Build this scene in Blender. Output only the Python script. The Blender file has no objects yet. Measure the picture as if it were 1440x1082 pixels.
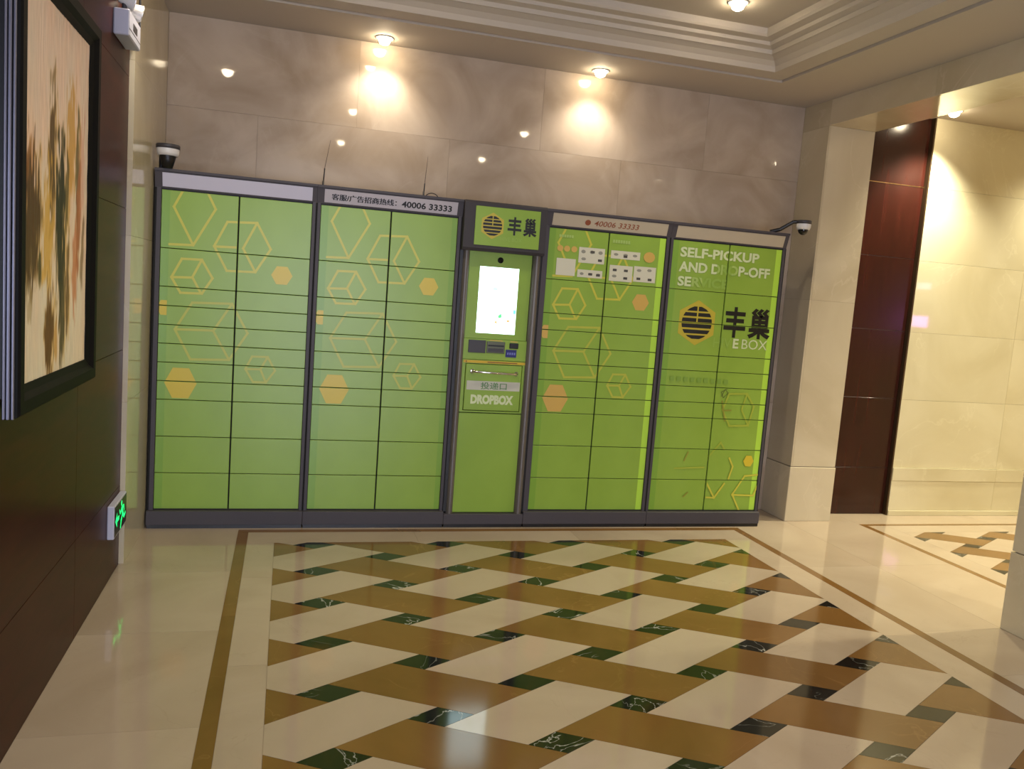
import bpy, bmesh, math, random
from mathutils import Vector, Matrix
random.seed(7)
S = bpy.context.scene
C = S.collection

# ------------------------------------------------------------------ camera, world, exposure
cam_d = bpy.data.cameras.new('camera')
cam_d.sensor_width = 36.0
cam_d.lens = 36.0 * 1159.80436 / 1440.0
cam_d.clip_start = 0.05
cam = bpy.data.objects.new('camera', cam_d)
cam.location = (0.71948, -5.17509, 1.5515)
cam.rotation_euler = (1.459447, -0.0746534, -0.2627584)
C.objects.link(cam)
S.camera = cam
S.view_settings.view_transform = 'Standard'
S.view_settings.look = 'None'
S.view_settings.gamma = 1.0
S.view_settings.use_curve_mapping = False
S.view_settings.exposure = 0.0
w = bpy.data.worlds.new('world'); S.world = w; w.use_nodes = True
w.node_tree.nodes['Background'].inputs[0].default_value = (0.55, 0.62, 0.8, 1)
w.node_tree.nodes['Background'].inputs[1].default_value = 0.3

HALL_W = 45.0      # power of one hall downlight
COR_W = 180.0       # power of one corridor downlight
COOL_FILL_W = 210.0  # power of the cool fill lamp added behind the camera

def area_light(name, loc, rot, sx, sy, power, col):
    d = bpy.data.lights.new(name, 'AREA'); d.shape = 'RECTANGLE'; d.size = sx; d.size_y = sy
    d.energy = power; d.color = col
    o = bpy.data.objects.new(name, d); C.objects.link(o); o.location = loc; o.rotation_euler = rot
    return o
# cool fill lamp added before the unseen front wall
area_light('cool_fill_light', (1.2, -8.2, 1.3), (math.radians(90), 0, 0), 2.4, 2.5, COOL_FILL_W, (0.74, 0.80, 1.0))

# ------------------------------------------------------------------ materials
def lin(c):
    return tuple(((v / 255) / 12.92 if v / 255 <= 0.04045 else ((v / 255 + 0.055) / 1.055) ** 2.4) for v in c)

MATS = {}
def mat(name, col, rough=0.5, metal=0.0, spec=0.5, emit=None, estr=1.0, noise=None, coat=0.0, bump=0.0):
    """noise = (colour2, scale, detail, low, high, stretch)"""
    if name in MATS: return MATS[name]
    m = bpy.data.materials.new(name); m.use_nodes = True
    nt = m.node_tree; b = nt.nodes['Principled BSDF']
    c = lin(col) + (1,)
    b.inputs['Base Color'].default_value = c
    b.inputs['Roughness'].default_value = rough
    b.inputs['Metallic'].default_value = metal
    b.inputs['Specular IOR Level'].default_value = spec
    b.inputs['Coat Weight'].default_value = coat
    b.inputs['Coat Roughness'].default_value = 0.05
    if emit:
        b.inputs['Emission Color'].default_value = lin(emit) + (1,)
        b.inputs['Emission Strength'].default_value = estr
    if noise:
        c2, sc, det, lo, hi, st = noise
        tc = nt.nodes.new('ShaderNodeTexCoord'); mp = nt.nodes.new('ShaderNodeMapping')
        mp.inputs['Scale'].default_value = st
        nz = nt.nodes.new('ShaderNodeTexNoise'); nz.inputs['Scale'].default_value = sc
        nz.inputs['Detail'].default_value = det
        nz.inputs['Distortion'].default_value = 0.6
        rp = nt.nodes.new('ShaderNodeMapRange')
        rp.inputs['From Min'].default_value = lo; rp.inputs['From Max'].default_value = hi
        mx = nt.nodes.new('ShaderNodeMix'); mx.data_type = 'RGBA'
        mx.inputs['A'].default_value = c; mx.inputs['B'].default_value = lin(c2) + (1,)
        nt.links.new(tc.outputs['Object'], mp.inputs['Vector']); nt.links.new(mp.outputs[0], nz.inputs['Vector'])
        nt.links.new(nz.outputs[0], rp.inputs[0]); nt.links.new(rp.outputs[0], mx.inputs['Factor'])
        nt.links.new(mx.outputs['Result'], b.inputs['Base Color'])
        if bump:
            bp = nt.nodes.new('ShaderNodeBump'); bp.inputs['Strength'].default_value = bump
            bp.inputs['Distance'].default_value = 0.002
            nt.links.new(nz.outputs[0], bp.inputs['Height']); nt.links.new(bp.outputs[0], b.inputs['Normal'])
    MATS[name] = m
    return m

def marble(name, c1, c2, vein, rough, vscale=1.6, vw=0.012, vamt=0.35, spec=0.5, cloud=1.3):
    """polished stone: soft clouds, fine mottling and thin veins where a noise crosses its middle value"""
    if name in MATS: return MATS[name]
    m = bpy.data.materials.new(name); m.use_nodes = True
    nt = m.node_tree; b = nt.nodes['Principled BSDF']; L = nt.links.new
    b.inputs['Roughness'].default_value = rough; b.inputs['Specular IOR Level'].default_value = spec
    tc = nt.nodes.new('ShaderNodeTexCoord')
    oi = nt.nodes.new('ShaderNodeObjectInfo')
    ad = nt.nodes.new('ShaderNodeVectorMath'); ad.operation = 'MULTIPLY_ADD'
    cb = nt.nodes.new('ShaderNodeCombineXYZ')
    for i in range(3): L(oi.outputs['Random'], cb.inputs[i])
    L(cb.outputs[0], ad.inputs[0]); ad.inputs[1].default_value = (7.3, 5.1, 9.7)
    L(tc.outputs['Object'], ad.inputs[2])
    n1 = nt.nodes.new('ShaderNodeTexNoise'); n1.inputs['Scale'].default_value = cloud; n1.inputs['Detail'].default_value = 6
    n1.inputs['Distortion'].default_value = 1.0
    L(ad.outputs[0], n1.inputs['Vector'])
    r1 = nt.nodes.new('ShaderNodeMapRange'); r1.inputs['From Min'].default_value = 0.32; r1.inputs['From Max'].default_value = 0.68
    L(n1.outputs[0], r1.inputs[0])
    mx = nt.nodes.new('ShaderNodeMix'); mx.data_type = 'RGBA'
    mx.inputs['A'].default_value = lin(c1) + (1,); mx.inputs['B'].default_value = lin(c2) + (1,)
    L(r1.outputs[0], mx.inputs['Factor'])
    n2 = nt.nodes.new('ShaderNodeTexNoise'); n2.inputs['Scale'].default_value = vscale; n2.inputs['Detail'].default_value = 5
    n2.inputs['Distortion'].default_value = 1.4
    L(ad.outputs[0], n2.inputs['Vector'])
    s = nt.nodes.new('ShaderNodeMath'); s.operation = 'SUBTRACT'; s.inputs[1].default_value = 0.5; L(n2.outputs[0], s.inputs[0])
    a = nt.nodes.new('ShaderNodeMath'); a.operation = 'ABSOLUTE'; L(s.outputs[0], a.inputs[0])
    r2 = nt.nodes.new('ShaderNodeMapRange'); r2.inputs['From Min'].default_value = 0; r2.inputs['From Max'].default_value = vw
    r2.inputs['To Min'].default_value = vamt; r2.inputs['To Max'].default_value = 0
    L(a.outputs[0], r2.inputs[0])
    n3 = nt.nodes.new('ShaderNodeTexNoise'); n3.inputs['Scale'].default_value = 2.2; L(ad.outputs[0], n3.inputs['Vector'])
    r3 = nt.nodes.new('ShaderNodeMapRange'); r3.inputs['From Min'].default_value = 0.45; r3.inputs['From Max'].default_value = 0.6
    L(n3.outputs[0], r3.inputs[0])
    mu = nt.nodes.new('ShaderNodeMath'); mu.operation = 'MULTIPLY'; L(r2.outputs[0], mu.inputs[0]); L(r3.outputs[0], mu.inputs[1])
    m2 = nt.nodes.new('ShaderNodeMix'); m2.data_type = 'RGBA'
    L(mx.outputs['Result'], m2.inputs['A']); m2.inputs['B'].default_value = lin(vein) + (1,); L(mu.outputs[0], m2.inputs['Factor'])
    # each slab a shade of its own
    hs = nt.nodes.new('ShaderNodeHueSaturation')
    rv = nt.nodes.new('ShaderNodeMapRange'); rv.inputs['To Min'].default_value = 0.97; rv.inputs['To Max'].default_value = 1.02
    L(oi.outputs['Random'], rv.inputs[0]); L(rv.outputs[0], hs.inputs['Value']); L(m2.outputs['Result'], hs.inputs['Color'])
    L(hs.outputs[0], b.inputs['Base Color'])
    MATS[name] = m
    return m

M_back = marble('taupe marble', (194, 177, 157), (168, 149, 127), (206, 191, 171), 0.035, 1.1, 0.010, 0.14, cloud=2.2)
M_pier = marble('beige marble', (206, 194, 166), (190, 176, 146), (220, 208, 182), 0.08)
M_corr = marble('cream corridor marble', (222, 214, 184), (208, 198, 164), (234, 228, 200), 0.045)
M_fcream = marble('cream floor marble', (186, 169, 145), (172, 154, 130), (146, 128, 106), 0.07, 2.2, 0.006, 0.2)
M_fbrown = marble('brown floor marble', (130, 95, 50), (112, 80, 39), (160, 122, 70), 0.12, 2.0, 0.01, 0.3)
M_fblack = marble('black veined marble', (15, 17, 13), (30, 32, 27), (200, 200, 186), 0.08, 3.0, 0.008, 0.8)
M_grout = mat('stone grout', (150, 132, 108), 0.8)
M_core = mat('wall core', (150, 136, 118), 0.9)
M_wood = mat('dark reddish wood', (66, 30, 20), 0.3, 0, 0.06, noise=((52, 24, 16), 3.0, 6, 0.3, 0.7, (1.2, 1.2, 9.0)))
M_wood2 = mat('mahogany wood', (54, 22, 16), 0.2, noise=((40, 16, 11), 3.0, 6, 0.3, 0.7, (8.0, 1.2, 0.6)))
M_gold = mat('brushed gold', (190, 160, 110), 0.3, 1.0)
M_bronze = mat('bronze edge trim', (96, 78, 58), 0.4, 0.8)
M_plaster = mat('ceiling plaster', (190, 180, 165), 0.75)
M_frame = mat('charcoal locker steel', (60, 56, 57), 0.5, 0.0, 0.3)
M_frame2 = mat('slate locker steel', (74, 70, 74), 0.5, 0.0, 0.3)
M_gap = mat('black gap shade', (10, 10, 10), 0.8)  # black painted in for the shade inside the gaps
M_green = mat('green printed steel', (142, 175, 64), 0.34, 0.0, 0.5, noise=((135, 168, 58), 2.5, 3, 0.35, 0.65, (1, 1, 1)))
M_greend = mat('dark green edge strip', (124, 164, 54), 0.34)
M_lime = mat('lime edge strip', (176, 220, 72), 0.34)
M_yellow = mat('yellow print', (196, 192, 66), 0.36)
M_orange = mat('orange yellow print', (208, 186, 50), 0.36)
M_orange2 = mat('peach print', (204, 168, 84), 0.36)
M_faint = mat('faded yellow print', (182, 186, 66), 0.36)
M_faded = mat('worn brown print', (142, 142, 50), 0.4)
M_black = mat('black print', (14, 14, 12), 0.4)
M_gold_p = mat('amber print', (190, 174, 56), 0.4)
M_white_p = mat('pale printed lettering', (206, 218, 170), 0.4)
M_white_f = mat('worn printed lettering', (164, 192, 100), 0.4)
M_white_ff = mat('nearly worn off lettering', (146, 180, 76), 0.4)
M_silver = mat('silver header film', (200, 198, 214), 0.35, 0.0)
M_beigeh = mat('warm grey header film', (184, 172, 148), 0.4)
M_redbrown = mat('faded red brown print', (140, 74, 44), 0.4)
M_paper = mat('pale sticker paper', (208, 206, 182), 0.5)
M_grey_p = mat('grey icon print', (140, 140, 124), 0.5)
M_dgrey_p = mat('dark icon print', (70, 68, 62), 0.5)
M_steel = mat('worn steel post', (112, 106, 100), 0.42, 0.25, noise=((92, 86, 80), 6, 4, 0.3, 0.7, (1, 1, .25)))
M_chrome = mat('chrome', (215, 210, 200), 0.12, 1.0)
M_plastic = mat('black plastic', (16, 16, 17), 0.4)
M_dplastic = mat('dark grey plastic', (58, 56, 60), 0.45)
M_white = mat('white plastic', (220, 218, 214), 0.4)
M_offw = mat('off white plastic', (190, 190, 205), 0.45)
M_blue = mat('blue sticker', (30, 34, 110), 0.5)
M_tape = mat('yellow tape', (205, 170, 30), 0.45)
M_lens = mat('lamp lens', (255, 244, 220), 0.4, emit=(255, 236, 200), estr=70)
M_ring = mat('white lamp trim', (225, 220, 210), 0.4)
M_glow = mat('green led', (40, 230, 120), 0.4, emit=(30, 235, 120), estr=1.4)
M_fframe = mat('black picture frame lacquer', (20, 19, 18), 0.55, 0, 0.08)
M_fsilver = mat('silver picture frame edge', (150, 150, 165), 0.3, 0.8)
M_dome = mat('dark dome glass', (20, 20, 22), 0.08)
M_brass = mat('light head reflector', (200, 196, 190), 0.2, 0.6)

# ------------------------------------------------------------------ helpers
def link(name, me, m, parent=None):
    o = bpy.data.objects.new(name, me)
    if m is not None and not me.materials: me.materials.append(m)
    C.objects.link(o)
    if parent is not None: o.parent = parent
    return o

def fin(name, bm, m, parent=None, smooth=False):
    bmesh.ops.recalc_face_normals(bm, faces=bm.faces)
    me = bpy.data.meshes.new(name); bm.to_mesh(me); bm.free()
    if smooth:
        for p in me.polygons: p.use_smooth = True
    return link(name, me, m, parent)

def bx(bm, x0, x1, y0, y1, z0, z1, bevel=0.0, seg=1):
    r = bmesh.ops.create_cube(bm, size=1.0)
    vs = r['verts']
    for v in vs:
        v.co = Vector(((x0 + x1) / 2 + v.co.x * (x1 - x0), (y0 + y1) / 2 + v.co.y * (y1 - y0), (z0 + z1) / 2 + v.co.z * (z1 - z0)))
    if bevel:
        es = list({e for v in vs for e in v.link_edges})
        bmesh.ops.bevel(bm, geom=es, offset=bevel, segments=seg, affect='EDGES')
    return vs

def box(name, x0, x1, y0, y1, z0, z1, m, parent=None, bevel=0.0):
    bm = bmesh.new(); bx(bm, x0, x1, y0, y1, z0, z1, bevel)
    return fin(name, bm, m, parent)

def cyl(bm, p0, p1, r0, r1=None, n=24):
    r1 = r0 if r1 is None else r1
    p0, p1 = Vector(p0), Vector(p1); d = p1 - p0
    r = bmesh.ops.create_cone(bm, cap_ends=True, segments=n, radius1=r0, radius2=r1, depth=d.length)
    q = d.to_track_quat('Z', 'Y').to_matrix().to_4x4(); q.translation = (p0 + p1) / 2
    bmesh.ops.transform(bm, matrix=q, verts=r['verts'])
    return r['verts']

def lathe(bm, prof, cx, cy, n=28):
    rings = []
    for r, z in prof:
        if r < 1e-6: rings.append([bm.verts.new((cx, cy, z))])
        else: rings.append([bm.verts.new((cx + r * math.cos(2 * math.pi * i / n), cy + r * math.sin(2 * math.pi * i / n), z)) for i in range(n)])
    for a, b in zip(rings, rings[1:]):
        for i in range(n):
            j = (i + 1) % n
            if len(a) == 1 and len(b) == 1: continue
            if len(a) == 1: bm.faces.new((a[0], b[j], b[i]))
            elif len(b) == 1: bm.faces.new((a[i], a[j], b[0]))
            else: bm.faces.new((a[i], a[j], b[j], b[i]))

def tube(bm, pts, r, n=8):
    pts = [Vector(p) for p in pts]; rings = []
    for i, p in enumerate(pts):
        d = (pts[min(i + 1, len(pts) - 1)] - pts[max(i - 1, 0)]).normalized()
        up = Vector((0, 0, 1)) if abs(d.z) < 0.9 else Vector((1, 0, 0))
        u = d.cross(up).normalized(); v = d.cross(u)
        rr = r[i] if isinstance(r, (list, tuple)) else r
        rings.append([bm.verts.new(p + u * rr * math.cos(2 * math.pi * k / n) + v * rr * math.sin(2 * math.pi * k / n)) for k in range(n)])
    for a, b in zip(rings, rings[1:]):
        for k in range(n):
            j = (k + 1) % n; bm.faces.new((a[k], a[j], b[j], b[k]))
    bm.faces.new(rings[0][::-1]); bm.faces.new(rings[-1])

def extrude_yz(bm, prof, x0, x1):
    a = [bm.verts.new((x0, y, z)) for y, z in prof]; b = [bm.verts.new((x1, y, z)) for y, z in prof]
    bm.faces.new(a); bm.faces.new(b[::-1]); n = len(prof)
    for i in range(n):
        j = (i + 1) % n; bm.faces.new((a[i], b[i], b[j], a[j]))

def thing(name, label, cat, loc=(0, 0, 0), group=None):
    o = bpy.data.objects.new(name, None); C.objects.link(o); o.location = loc
    o['label'] = label; o['category'] = cat
    if group: o['group'] = group
    o['_off'] = 0
    del o['_off']
    return o

def attach(o):
    """keep world-space meshes in place under an Empty that stands at the thing's base"""
    for ch in o.children:
        ch.location = ch.location - o.location

def tag(o, label, cat, group=None):
    o['label'] = label; o['category'] = cat
    if group: o['group'] = group
    return o

def struct(o): o['kind'] = 'structure'; return o

# 2-D convex clipping against a rectangle
def clip(poly, x0, x1, z0, z1):
    for ax, lim, sg in ((0, x0, 1), (0, x1, -1), (1, z0, 1), (1, z1, -1)):
        out = []
        for i, p in enumerate(poly):
            q = poly[(i + 1) % len(poly)]
            dp, dq = sg * (p[ax] - lim), sg * (q[ax] - lim)
            if dp >= 0: out.append(p)
            if (dp > 0 > dq) or (dp < 0 < dq):
                t = dp / (dp - dq); out.append((p[0] + t * (q[0] - p[0]), p[1] + t * (q[1] - p[1])))
        poly = out
        if len(poly) < 3: return []
    return poly

def line_quads(pts, wd, closed=False):
    q = []; n = len(pts)
    for i in range(n if closed else n - 1):
        a, b = Vector(pts[i]), Vector(pts[(i + 1) % n]); d = (b - a).normalized(); nn = Vector((-d.y, d.x)) * wd / 2
        a = a - d * wd * 0.45; b = b + d * wd * 0.45
        q.append([tuple(a + nn), tuple(a - nn), tuple(b - nn), tuple(b + nn)])
    return q

def ngon(cx, cz, rx, rz, n=6, ph=0.0):
    return [(cx + rx * math.cos(ph + 2 * math.pi * i / n), cz + rz * math.sin(ph + 2 * math.pi * i / n)) for i in range(n)]

def text_tris(body, x0, x1, z0, z1, bold=0.0, shear=0.0):
    cu = bpy.data.curves.new('lettering', 'FONT'); cu.body = body; cu.offset = bold; cu.resolution_u = 3; cu.shear = shear
    ob = bpy.data.objects.new('lettering', cu); C.objects.link(ob)
    bpy.context.view_layer.update()
    me = bpy.data.meshes.new_from_object(ob.evaluated_get(bpy.context.evaluated_depsgraph_get()))
    me.calc_loop_triangles()
    vs = [v.co for v in me.vertices]
    xs = [v.x for v in vs]; ys = [v.y for v in vs]
    ax, bxx, ay, by = min(xs), max(xs), min(ys), max(ys)
    f = lambda v: (x0 + (v.x - ax) / (bxx - ax) * (x1 - x0), z0 + (v.y - ay) / (by - ay) * (z1 - z0))
    tris = [[f(vs[i]) for i in t.vertices] for t in me.loop_triangles]
    bpy.data.objects.remove(ob); bpy.data.curves.remove(cu); bpy.data.meshes.remove(me)
    return tris

def flat(name, polys, y, m, parent, slope=None):
    """thin print: polygons in X,Z laid on a plane; slope = function z -> y"""
    bm = bmesh.new()
    for k_, p in enumerate(polys):
        if len(p) < 3: continue
        yo = -0.00003 * (k_ % 7) if len(polys) < 60 else 0.0   # overlapping strokes never lie in one plane
        vs = [bm.verts.new((a, (slope(b) if slope else y) + yo, b)) for a, b in p]
        try: bm.faces.new(vs)
        except ValueError: pass
    for f in bm.faces:
        if f.normal.y > 0: f.normal_flip()
    bm.normal_update()
    for f in bm.faces:
        if f.normal.y > 0: f.normal_flip()
    me = bpy.data.meshes.new(name); bm.to_mesh(me); bm.free()
    o = link(name, me, m, parent)
    if name in ('sticker_icon', 'faded_caption', 'worn_mark', 'printed_caption', 'sticker_mark'): o['kind'] = 'stuff'
    return o

# ------------------------------------------------------------------ setting: floor
floor = struct(box('floor', -0.3, 8.6, -8.6, 0.6, -0.2, -0.003, M_grout))

def prism(name, poly, m, parent, inset=0.0008, z0=-0.006, z1=0.0):
    cx = sum(p[0] for p in poly) / len(poly); cy = sum(p[1] for p in poly) / len(poly)
    # inset by moving every edge inwards
    n = len(poly); area = sum(poly[i][0] * poly[(i + 1) % n][1] - poly[(i + 1) % n][0] * poly[i][1] for i in range(n))
    if abs(area) < 4e-4: return None
    if area < 0: poly = poly[::-1]
    P = []
    for i in range(n):
        a, b, c = Vector(poly[i - 1]), Vector(poly[i]), Vector(poly[(i + 1) % n])
        d1, d2 = (b - a), (c - b)
        if d1.length < 1e-5 or d2.length < 1e-5: continue
        d1.normalize(); d2.normalize()
        n1, n2 = Vector((-d1.y, d1.x)), Vector((-d2.y, d2.x))
        k = 1 + n1.dot(n2)
        if k < 0.05: k = 0.05
        P.append(b + (n1 + n2) * inset / k)
    bm = bmesh.new()
    t = [bm.verts.new((p.x, p.y, z1)) for p in P]; u = [bm.verts.new((p.x, p.y, z0)) for p in P]
    bm.faces.new(t); bm.faces.new(u[::-1]); k = len(P)
    for i in range(k):
        j = (i + 1) % k; bm.faces.new((t[j], t[i], u[i], u[j]))
    return fin(name, bm, m, parent)

def weave(ox, oy, ex, ey, x0, x1, y0, y1, rng=18):
    P = lambda s, t: (ox + (s + t) * ex, oy + (s - t) * ey)
    h = 0.158
    for i in range(-rng, rng):
        for j in range(-rng, rng):
            c = P(i, j)
            if not (x0 - 1.2 < c[0] < x1 + 1.2 and y0 - 1.2 < c[1] < y1 + 1.2): continue
            blk = [P(i - h, j - h), P(i + h, j - h), P(i + h, j + h), P(i - h, j + h)]
            r = clip(blk, x0, x1, y0, y1)
            if r: prism('black_tile', r, M_fblack, floor)
            if (i + j) % 2 == 0:
                q = [P(i + h, j - h), P(i + 1 - h, j - h), P(i + 1 - h, j + 1 + h), P(i + h, j + 1 + h)]; m = M_fbrown; nm = 'brown_tile'
            else:
                q = [P(i - h, j + h), P(i + 1 + h, j + h), P(i + 1 + h, j + 1 - h), P(i - h, j + 1 - h)]; m = M_fcream; nm = 'cream_tile'
            r = clip(q, x0, x1, y0, y1)
            if r: prism(nm, r, m, floor)

weave(0.93, -2.162, 0.391, 0.2235, 0.703, 3.644, -4.7, -0.327)
weave(5.2, -0.705, 0.30, 0.1715, 5.195, 7.4, -3.6, -0.2)

def rect(name, x0, x1, y0, y1, m): return prism(name, [(x0, y0), (x1, y0), (x1, y1), (x0, y1)], m, floor, 0.0006)
def rows(name, x0, x1, ys, m):
    for a, b in zip(ys, ys[1:]): rect(name, x0, x1, a, b, m)
def cols(name, xs, y0, y1, m):
    for a, b in zip(xs, xs[1:]): rect(name, a, b, y0, y1, m)
YF = -8.5
# hall: brown band, pale border inside it, plain slabs outside it
cols('border_strip', [0.491, 1.6, 2.7, 3.89], -0.121, -0.066, M_fbrown)
rows('border_strip', 0.491, 0.551, [YF, -6.8, -5.2, -4.0, -2.8, -1.4, -0.121], M_fbrown)
rows('border_strip', 3.832, 3.89, [YF, -6.8, -5.2, -4.0, -2.8, -1.4, -0.121], M_fbrown)
rows('cream_slab', 0.551, 0.703, [YF, -6.4, -5.1, -3.9, -2.9, -1.9, -0.9, -0.327], M_fcream)
rows('cream_slab', 3.644, 3.832, [YF, -6.4, -5.1, -3.9, -2.9, -1.9, -0.9, -0.327], M_fcream)
cols('cream_slab', [0.551, 1.55, 2.6, 3.832], -0.327, -0.121, M_fcream)
cols('cream_slab', [0.703, 1.7, 2.7, 3.644], -6.5, -4.7, M_fcream)
cols('cream_slab', [0.703, 1.7, 2.7, 3.644], YF, -6.5, M_fcream)
rows('cream_slab', -0.07, 0.491, [YF, -7, -6, -5, -4.0, -3.05, -2.35, -1.55, -0.8, -0.066], M_fcream)
rows('cream_slab', 3.89, 4.385, [YF, -7, -6, -5, -4.0, -3.05, -2.35, -1.868, -0.9, 0.1], M_fcream)
cols('cream_slab', [-0.07, 0.9, 1.9, 2.9, 3.89], -0.066, 0.42, M_fcream)
rect('cream_slab', 3.89, 4.385, 0.1, 0.42, M_fcream)
# threshold and corridor
rows('cream_slab', 4.385, 4.97, [-1.868, -0.9, 0.1], M_fcream)
rows('cream_slab', 4.77, 4.97, [-5.0, -3.8, -2.8, -1.868], M_fcream)
rect('cream_slab', 4.77, 4.97, 0.1, 0.30, M_fcream)
cols('border_strip', [4.97, 6.0, 7.6], -0.03, 0.01, M_fbrown)
rows('border_strip', 4.97, 5.02, [-3.8, -2.4, -1.2, -0.03], M_fbrown)
cols('border_strip', [5.02, 6.3, 7.6], -3.8, -3.75, M_fbrown)
rows('cream_slab', 5.02, 5.195, [-3.75, -2.6, -1.3, -0.03], M_fcream)
cols('cream_slab', [5.195, 6.2, 7.4], -0.2, -0.03, M_fcream)
cols('cream_slab', [5.195, 6.2, 7.4], -3.75, -3.6, M_fcream)
rows('cream_slab', 7.4, 7.6, [-3.75, -2.0, -0.03], M_fcream)
cols('cream_slab', [4.97, 6.2, 7.6], 0.01, 0.30, M_fcream)
cols('cream_slab', [4.97, 6.2, 7.6], -5.0, -3.8, M_fcream)
rows('cream_slab', 7.6, 8.5, [-5.0, -3.4, -1.8, 0.3], M_fcream)

# ------------------------------------------------------------------ setting: walls
def slab(parent, x0, x1, y0, y1, z0, z1, m, name='slab', g=0.0005, bevel=0.0004):
    bm = bmesh.new()
    dx, dy, dz = (x1 - x0), (y1 - y0), (z1 - z0)
    gx = g if dx > 0.03 else 0; gy = g if dy > 0.03 else 0; gz = g if dz > 0.03 else 0
    bx(bm, x0 + gx, x1 - gx, y0 + gy, y1 - gy, z0 + gz, z1 - gz, bevel)
    return fin(name, bm, m, parent)

wb = struct(box('wall_back', -0.3, 4.77, 0.432, 0.62, 0, 3.3, M_core))
zs = [0, 0.85, 1.69, 2.535, 3.08]
for k in range(4):
    xs = [-0.045, 1.10, 2.345, 3.59, 4.385] if k == 3 else ([-0.045, 0.49, 1.717, 2.95, 4.385] if k == 2 else [-0.045, 1.1, 2.345, 3.59, 4.385])
    for a, b in zip(xs, xs[1:]): slab(wb, a, b, 0.42, 0.433, zs[k], zs[k + 1], M_back)

wl = struct(box('wall_left', -0.3, -0.095, -8.6, 0.44, 0, 3.3, M_core))
for a, b in ((0, 0.85), (0.85, 1.69), (1.69, 2.535), (2.535, 3.08)):
    slab(wl, -0.096, -0.045, -0.66, 0.42, a, b, M_pier)
zz = [0, 0.42, 1.12, 1.82, 2.45, 3.08]; yy = [-0.66, -1.59, -2.9, -4.2, -5.5, -6.8, -8.5]
for a, b in zip(zz, zz[1:]):
    for d, c in zip(yy, yy[1:]):
        slab(wl, -0.096, -0.07, c, d, a, b, M_wood, 'wood_panel', 0.0012)

wr = struct(box('wall_right', 4.397, 4.758, 0.112, 0.432, 0, 3.08, M_core))
fr = struct(box('wall_right', 4.397, 4.758, -8.6, -1.88, 0, 3.08, M_core))
ln = struct(box('trim_1', 4.397, 4.758, -1.88, 0.112, 2.912, 3.08, M_core))   # lintel over the opening
for a, b in ((0.42, 1.66), (1.66, 2.90), (2.90, 3.08)):
    slab(wr, 4.385, 4.398, 0.1, 0.42, a, b, M_pier)
    slab(wr, 4.398, 4.77, 0.1, 0.113, a, b, M_pier)
    slab(wr, 4.757, 4.77, 0.113, 0.30, a, b, M_pier)
for a, b in zip([-1.868, -2.9, -4.2, -5.5, -6.8], [-2.9, -4.2, -5.5, -6.8, -8.5]):
    for c, d in ((0.42, 1.66), (1.66, 2.90), (2.90, 3.08)):
        slab(fr, 4.385, 4.398, b, a, c, d, M_pier)
for c, d in ((0.42, 1.66), (1.66, 2.90), (2.90, 3.08)):
    slab(fr, 4.398, 4.77, -1.881, -1.868, c, d, M_pier)
    for a, b in ((-1.881, -3.4), (-3.4, -5.0)): slab(fr, 4.757, 4.77, b, a, c, d, M_pier)
for a, b in ((-1.868, -0.9), (-0.9, 0.1)):
    slab(ln, 4.385, 4.398, a, b, 2.90, 3.08, M_pier)
    slab(ln, 4.757, 4.77, a, b, 2.90, 3.11, M_pier)
    slab(ln, 4.398, 4.757, a, b, 2.90, 2.913, M_pier)
# stone skirting, a little proud of the wall
bs = struct(box('baseboard_right', 4.38, 4.775, 0.095, 0.43, 0, 0.415, M_pier, None, 0.003))
bs2 = struct(box('baseboard_right', 4.38, 4.775, -8.5, -1.863, 0, 0.415, M_pier, None, 0.003))

# corridor beyond the opening
wc = struct(box('wall_corridor', 4.70, 8.7, 0.312, 0.62, 0, 3.3, M_core))
zw = [0, 0.38, 0.94, 1.476, 2.04, 2.592, 3.11]
for a, b in zip(zw, zw[1:]): slab(wc, 4.77, 5.418, 0.299, 0.313, a, b, M_wood2, 'wood_panel', 0.002)
box('joint_strip', 4.77, 5.418, 0.297, 0.31, 2.589, 2.595, M_gold, wc)
box('edge_strip', 5.418, 5.43, 0.262, 0.313, 0, 3.11, M_bronze, wc)
zc = [0.04, 0.285, 0.39, 0.94, 1.476, 2.03, 2.592, 3.11]
for k, (a, b) in enumerate(zip(zc, zc[1:])):
    for c, d in ((5.43, 6.45), (6.45, 7.5), (7.5, 8.5)):
        y = 0.254 if k == 0 else (0.250 if k == 1 else 0.26)
        slab(wc, c, d, y, 0.313, a, b, M_corr, 'slab', 0.0007, 0.0006)
struct(box('baseboard_corridor', 5.43, 8.5, 0.246, 0.26, 0, 0.04, M_corr, None, 0.002))
we = struct(box('wall_corridor_end', 8.5, 8.7, -5.2, 0.312, 0, 3.3, M_corr))
wf2 = struct(box('wall_corridor_front', 4.77, 8.7, -5.2, -5.0, 0, 3.3, M_corr))
# unseen wall behind the camera, its glazed entrance added for the cool lamp
wf = struct(box('wall_front', 2.5, 4.397, -8.8, -8.6, 0, 3.3, M_pier))
struct(box('wall_front', -0.3, 2.5, -8.8, -8.6, 2.6, 3.3, M_pier))
dr = struct(box('door_1', -0.1, 2.5, -8.72, -8.70, 0, 2.6, mat('entrance glass', (200, 210, 220), 0.05, 0, 0.5)))

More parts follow.
